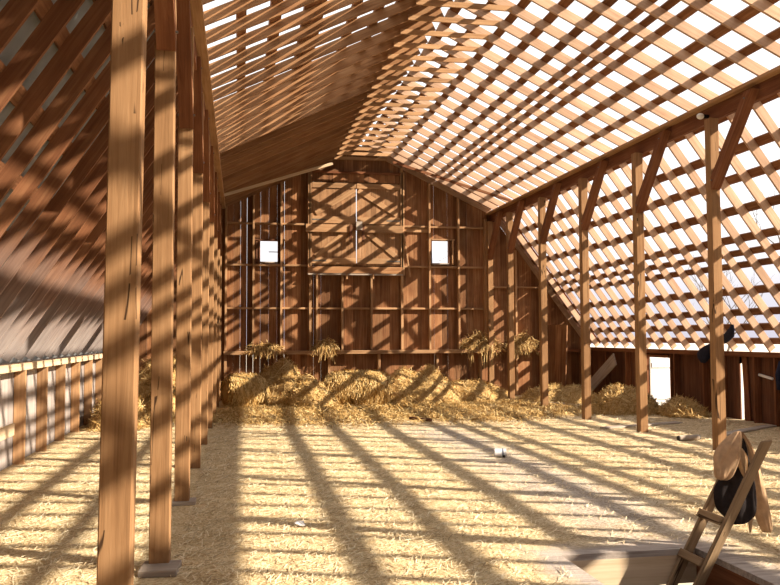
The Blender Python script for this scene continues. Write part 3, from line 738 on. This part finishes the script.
def loft(bm, secs, seg=18, cap=True, fold=.0, seed=0):
    """secs: (centre, radius across, radius deep, heading angle)"""
    rings = []
    for i, (c0, ra, rb, ang) in enumerate(secs):
        ring = []
        for j in range(seg):
            a = 2 * math.pi * j / seg; k = 1 + fold * mnoise.noise(Vector((math.cos(a) * 2.2, math.sin(a) * 2.2, i * .35 + seed)))
            u, v = math.cos(a) * ra * k, math.sin(a) * rb * k
            ring.append(bm.verts.new((c0[0] + u * math.cos(ang) - v * math.sin(ang), c0[1] + u * math.sin(ang) + v * math.cos(ang), c0[2])))
        rings.append(ring)
    for r0, r1 in zip(rings[:-1], rings[1:]):
        for j in range(seg): bm.faces.new((r0[j], r0[(j + 1) % seg], r1[(j + 1) % seg], r1[j]))
    if cap: bm.faces.new(rings[0]); bm.faces.new(rings[-1][::-1])
    bmesh.ops.recalc_face_normals(bm, faces=bm.faces[:])
jk = empty('jacket', (4.05, 6.12, 0)); tag(jk, 'tan work jacket with dark lining hung over the ladder top', 'jacket')
def drape(name, y, secs, mat, fold, seed):
    """hanging cloth: each row runs from (x, z) to (x, z) with its own half thickness"""
    bm = bmesh.new(); rings = []; seg = 26
    for i, (xa, za, xb, zb, bd) in enumerate(secs):
        ring = []
        for j in range(seg):
            t = 2 * math.pi * j / seg; cu, sv = math.cos(t), math.sin(t)
            n1 = mnoise.noise(Vector((cu * 3.2 + seed, sv * 1.5, i * .30))); n2 = mnoise.noise(Vector((cu * 7 + seed, sv * 3, i * .45 + 9)))
            k = 1 + fold * .22 * n1
            ring.append(bm.verts.new(((xa + xb) / 2 + (xb - xa) / 2 * cu * k, y + bd * (sv * .8 + fold * (n1 + .5 * n2)) + fold * .016 * math.sin(cu * 7 + i * .35 + seed) * (1 if sv < 0 else .3) - (xb - xa) * .25 * cu, (za + zb) / 2 + (zb - za) / 2 * cu * k + fold * .012 * n2)))
        rings.append(ring)
    for r0, r1 in zip(rings[:-1], rings[1:]):
        for j in range(seg): bm.faces.new((r0[j], r0[(j + 1) % seg], r1[(j + 1) % seg], r1[j]))
    bm.faces.new(rings[0]); bm.faces.new(rings[-1][::-1]); bmesh.ops.recalc_face_normals(bm, faces=bm.faces[:])
    o = mesh_obj(name, bm, mat, jk, None, True); md = o.modifiers.new('smooth', 'SUBSURF'); md.levels = md.render_levels = 1
    return o
drape('shell', 6.07, [(4.027, 0.962, 4.05, 0.964, 0.01), (3.966, 0.927, 4.055, 0.925, 0.035), (3.898, 0.857, 4.036, 0.853, 0.05), (3.851, 0.794, 4.013, 0.782, 0.06), (3.824, 0.731, 3.988, 0.713, 0.065), (3.808, 0.675, 3.961, 0.655, 0.065), (3.809, 0.617, 3.936, 0.599, 0.055), (3.822, 0.573, 3.898, 0.56, 0.03)], M['tan'], 0.75, 2)
drape('sleeve', 6.08, [(4.04, 0.96, 4.063, 0.962, 0.01), (4.062, 0.929, 4.096, 0.923, 0.03), (4.083, 0.864, 4.132, 0.862, 0.04), (4.112, 0.785, 4.167, 0.784, 0.045), (4.136, 0.707, 4.194, 0.705, 0.045), (4.144, 0.59, 4.225, 0.588, 0.05), (4.146, 0.462, 4.247, 0.458, 0.055), (4.159, 0.345, 4.272, 0.341, 0.055), (4.19, 0.228, 4.292, 0.229, 0.05), (4.228, 0.144, 4.307, 0.151, 0.045), (4.245, 0.121, 4.294, 0.126, 0.03)], M['tan'], 0.45, 15)
drape('lining', 6.07, [(4.029, 0.918, 4.072, 0.917, 0.01), (4.015, 0.828, 4.092, 0.826, 0.02), (3.997, 0.726, 4.101, 0.722, 0.025), (3.943, 0.625, 4.115, 0.619, 0.035), (3.869, 0.538, 4.124, 0.529, 0.045), (3.835, 0.45, 4.127, 0.438, 0.05), (3.839, 0.361, 4.127, 0.349, 0.05), (3.89, 0.29, 4.119, 0.28, 0.045), (3.954, 0.221, 4.074, 0.231, 0.03), (3.976, 0.199, 4.051, 0.211, 0.015)], M['lining'], 0.9, 9)
drape('collar', 6.03, [(3.997, 0.834, 4.031, 0.838, 0.01), (3.978, 0.783, 4.058, 0.786, 0.02), (3.988, 0.745, 4.074, 0.742, 0.02), (4.004, 0.693, 4.067, 0.696, 0.02), (4.025, 0.641, 4.06, 0.643, 0.015), (4.035, 0.59, 4.052, 0.589, 0.008)], M['tanlight'], 1.1, 21)
drape('lapel', 6.02, [(4.09, 0.551, 4.113, 0.55, 0.01), (4.08, 0.399, 4.111, 0.398, 0.012), (4.07, 0.272, 4.101, 0.271, 0.014), (4.07, 0.183, 4.09, 0.183, 0.012), (4.075, 0.145, 4.08, 0.145, 0.006)], M['tanlight'], 0.5, 12)

# ------------------------------------------------------------------ small things
# white can lying in the straw
can = empty('can', (3.71, 11.34, 0)); tag(can, 'white paint can lying on its side in the middle of the floor', 'can')
def cyl(bm, r, x0, x1, seg=20, r2=None):
    bmesh.ops.create_cone(bm, cap_ends=True, segments=seg, radius1=r, radius2=r2 or r, depth=x1 - x0, matrix=Matrix.Translation(((x0 + x1) / 2, 0, r)) @ Matrix.Rotation(math.pi / 2, 4, 'Y'))
mC = Matrix.Translation((3.63, 11.34, .003)) @ Matrix.Rotation(-.25, 4, 'Z')
bm = bmesh.new(); cyl(bm, .06, 0, .105); mesh_obj('body', bm, M['white'], can, mC)
bm = bmesh.new(); bmesh.ops.create_cone(bm, cap_ends=True, segments=20, radius1=.062, radius2=.062, depth=.02, matrix=Matrix.Translation((.115, 0, .062)) @ Matrix.Rotation(math.pi / 2, 4, 'Y')); mesh_obj('band', bm, M['blue'], can, mC)
bm = bmesh.new(); cyl(bm, .06, .125, .165); mesh_obj('lid', bm, M['white'], can, mC)
bm = bmesh.new(); bmesh.ops.create_uvsphere(bm, u_segments=10, v_segments=6, radius=.02, matrix=Matrix.Translation((.13, -.06, .02))); mesh_obj('spout', bm, M['black'], can, mC)
# crumpled paper
bm = bmesh.new(); bmesh.ops.create_icosphere(bm, subdivisions=3, radius=.05)
for v in bm.verts:
    v.co *= 1 + .7 * mnoise.noise(v.co * 28); v.co.z *= .5; v.co.z = max(v.co.z + .022, .002)
o = mesh_obj('paper_scrap', bm, M['white'], None, Matrix.Translation((.56, 7.62, 0))); tag(o, 'small crumpled white scrap on the near floor straw', 'paper scrap')
o = timber('stick', (3.5, 16.7, .04), (3.85, 16.25, .035), .09, .06, M['darkwood'], bev=.012); tag(o, 'short dark piece of wood on the floor in front of the hay', 'wood piece')
# log offcut
lg = empty('log', (7.35, 12.45, 0)); tag(lg, 'short pale log with dark ends beside the nearest right post', 'log')
bm = bmesh.new(); cyl(bm, .045, 0, .38, 14); mesh_obj('log_body', bm, M['greywood'], lg, Matrix.Translation((7.16, 12.42, .002)) @ Matrix.Rotation(.1, 4, 'Z'))
for x in (-.02, .37):
    bm = bmesh.new(); cyl(bm, .04, x, x + .03, 12); mesh_obj('log_end', bm, M['black'], lg, Matrix.Translation((7.16, 12.42, .006)) @ Matrix.Rotation(.1, 4, 'Z'))
o = timber('plank', (8.1, 12.8, .02), (10.0, 14.0, .02), .2, .03, M['greywood'], bev=.003); tag(o, 'grey plank lying flat on the floor by the right wall', 'plank')
o = timber('plank', (6.7, 14.3, .02), (8.6, 14.9, .02), .18, .03, M['greywood'], bev=.003); tag(o, 'grey plank lying on the floor behind the nearest right post', 'plank')
o = timber('plank', (7.3, 19.9, .03), (8.1, 19.5, .03), .2, .03, M['greywood'], bev=.003); tag(o, 'short pale board on the floor by the fifth right post', 'plank')
# boards leaning in the far right
o = timber('leaning_plank', (9.72, 21.9, .12), (9.96, 20.45, 1.12), .36, .04, M['greywood'], up=(-1, -.1, .15), bev=.003); tag(o, 'wide grey plank leaning on the right wall left of the doorway', 'plank')
bm = bmesh.new()
for k in range(4): box(bm, (-.02, k * .2, 0), (.02, k * .2 + .196, 2.0))
pm_ = Matrix.Translation((8.42, 21.75, .06)) @ Matrix.Rotation(-2.687, 4, 'Z') @ Matrix.Rotation(-.06, 4, 'Y')
o = mesh_obj('board_screen', bm, M['siding'], None, pm_); tag(o, 'tall dark boarded panel leaning in the right back corner', 'panel')
for z in (.4, 1.5):
    bm = bmesh.new(); box(bm, (-.05, .02, z), (-.02, .78, z + .12)); mesh_obj('batten', bm, M['beam'], o, pm_)
o = timber('pole', (8.0, 22.4, .1), (6.6, 22.5, .95), .06, .05, M['stud'], bev=.004) if False else None
# dark blue cloth hung on the right wall
bm = bmesh.new()
loft(bm, [((9.70, 14.7, 1.96), .02, .03, 0), ((9.76, 14.85, 1.86), .04, .10, 0), ((9.85, 15.1, 1.72), .05, .2, 0), ((9.93, 15.45, 1.62), .06, .25, 0), ((9.97, 15.85, 1.52), .07, .26, 0), ((10.02, 16.15, 1.44), .08, .25, 0), ((10.06, 16.32, 1.34), .10, .24, 0), ((10.07, 16.36, 1.24), .09, .2, 0), ((10.07, 16.38, 1.14), .04, .08, 0)], 18, True, .2, 3)
o = mesh_obj('hanging_cloth', bm, M['navy'], None, None, True); tag(o, 'dark blue cloth bundle slung on the right wall behind a post', 'cloth')
# dark coat at the right edge
ct = empty('coat', (KR - .28, 13.45, 0)); tag(ct, 'dark coat hanging on the right wall at the picture edge', 'coat')
bm = bmesh.new(); loft(bm, [((KR - .22, 13.42, 1.38), .04, .06, 0), ((KR - .24, 13.42, 1.30), .08, .17, 0), ((KR - .25, 13.42, 1.05), .10, .24, 0), ((KR - .25, 13.40, .75), .11, .24, 0), ((KR - .25, 13.32, .55), .10, .18, 0), ((KR - .25, 13.27, .42), .08, .1, 0)], 18, True, .25, 5)
mesh_obj('coat_body', bm, M['navy'], ct, None, True)
bm = bmesh.new(); loft(bm, [((KR - .26, 13.6, 1.26), .05, .06, 0), ((KR - .28, 13.68, 1.0), .06, .06, 0), ((KR - .28, 13.65, .72), .055, .055, 0)], 12, True, .2, 8); mesh_obj('sleeve', bm, M['navy'], ct, None, True)
o = timber('white_stick', (KR - .06, 14.58, .96), (KR - .10, 14.1, .90), .045, .05, M['white'], bev=.012); tag(o, 'short white stick jutting from the right wall by the dark coat', 'stick')
# lamp bulb on the right beam
lb = empty('light_bulb', (7.06, 11.46, 5.19)); tag(lb, 'bare white light bulb in a socket on the right roof beam', 'light bulb')
bm = bmesh.new(); bmesh.ops.create_cone(bm, cap_ends=True, segments=14, radius1=.035, radius2=.03, depth=.09, matrix=Matrix.Translation((7.19, 11.46, 5.19)) @ Matrix.Rotation(math.pi / 2, 4, 'Y')); mesh_obj('socket', bm, M['black'], lb)
bm = bmesh.new(); bmesh.ops.create_uvsphere(bm, u_segments=14, v_segments=10, radius=.05, matrix=Matrix.Translation((7.10, 11.46, 5.19)) @ Matrix.Diagonal((1.25, 1, 1, 1))); mesh_obj('bulb', bm, M['bulb'], lb, None, True)

# ------------------------------------------------------------------ outside: bare trees, a box on a post
def tree(label, x, y, h, seed, z0=-2.7):
    r = random.Random(seed); bm = bmesh.new()
    def limb(a, d, L, rad, depth):
        segs = 3; pts = [a]; dd = d.copy()
        for _ in range(segs):
            dd = (dd + Vector((r.uniform(-.2, .2), r.uniform(-.2, .2), r.uniform(-.05, .18)))).normalized(); pts.append(pts[-1] + dd * L / segs)
        prev = None; n_ = 5 if depth < 3 else 3
        for i, p_ in enumerate(pts):
            k = rad * (1 - .5 * i / segs); m_, _ = frame(p_, p_ + dd, (1, 0, 0))
            ring = [bm.verts.new(m_ @ Vector((0, math.cos(2 * math.pi * j / n_) * k, math.sin(2 * math.pi * j / n_) * k))) for j in range(n_)]
            if prev:
                for j in range(n_): bm.faces.new((prev[j], prev[(j + 1) % n_], ring[(j + 1) % n_], ring[j]))
            prev = ring
        if depth < 5:
            for _ in range(3 if depth < 4 else 2):
                i = r.choice((1, 2, 3, 3)); nd = (dd + Vector((r.uniform(-.9, .9), r.uniform(-.9, .9), r.uniform(-.2, .6)))).normalized()
                limb(pts[i], nd, L * r.uniform(.55, .8), rad * (.55 if i > 1 else .5), depth + 1)
    limb(Vector((0, 0, 0)), Vector((r.uniform(-.1, .1), r.uniform(-.1, .1), 1)), h * .36, h * .016, 0)
    o = mesh_obj('bare_tree', bm, M['bark'], None, Matrix.Translation((x, y, z0))); tag(o, label, 'tree', 'bare trees outside')
tree('bare leafless tree outside, seen through the gaps of the right slope nearest the camera', 19, 20, 11, 1)
tree('bare leafless tree outside, seen between the two nearest right posts', 23, 28, 11, 2)
tree('slender bare tree outside, low behind the gaps by the third right post', 25, 38, 9, 3)
tree('bare tree with thin branches seen through the right hand small window', 9.5, 34, 9.5, 4)
bx = empty('mailbox', (25.1, 45, -2.7)); tag(bx, 'small dark box on a pole seen through the low doorway', 'box on pole')
timber('pole', (25.1, 45, -2.7), (25.1, 45, -.55), .12, .12, M['greywood'], bx, up=(0, 1, 0))
bm = bmesh.new(); vv = box(bm, (24.8, 44.8, -.55), (25.4, 45.2, -.2)); mesh_obj('box', bm, M['black'], bx)
bm = bmesh.new()
v = [bm.verts.new(p) for p in ((24.72, 44.75, -.2), (25.48, 44.75, -.2), (25.48, 45.25, -.2), (24.72, 45.25, -.2), (24.72, 45, .02), (25.48, 45, .02))]
for f in ((0, 1, 5, 4), (2, 3, 4, 5), (1, 2, 5), (3, 0, 4), (3, 2, 1, 0)): bm.faces.new([v[i] for i in f])
mesh_obj('box_roof', bm, M['black'], bx)
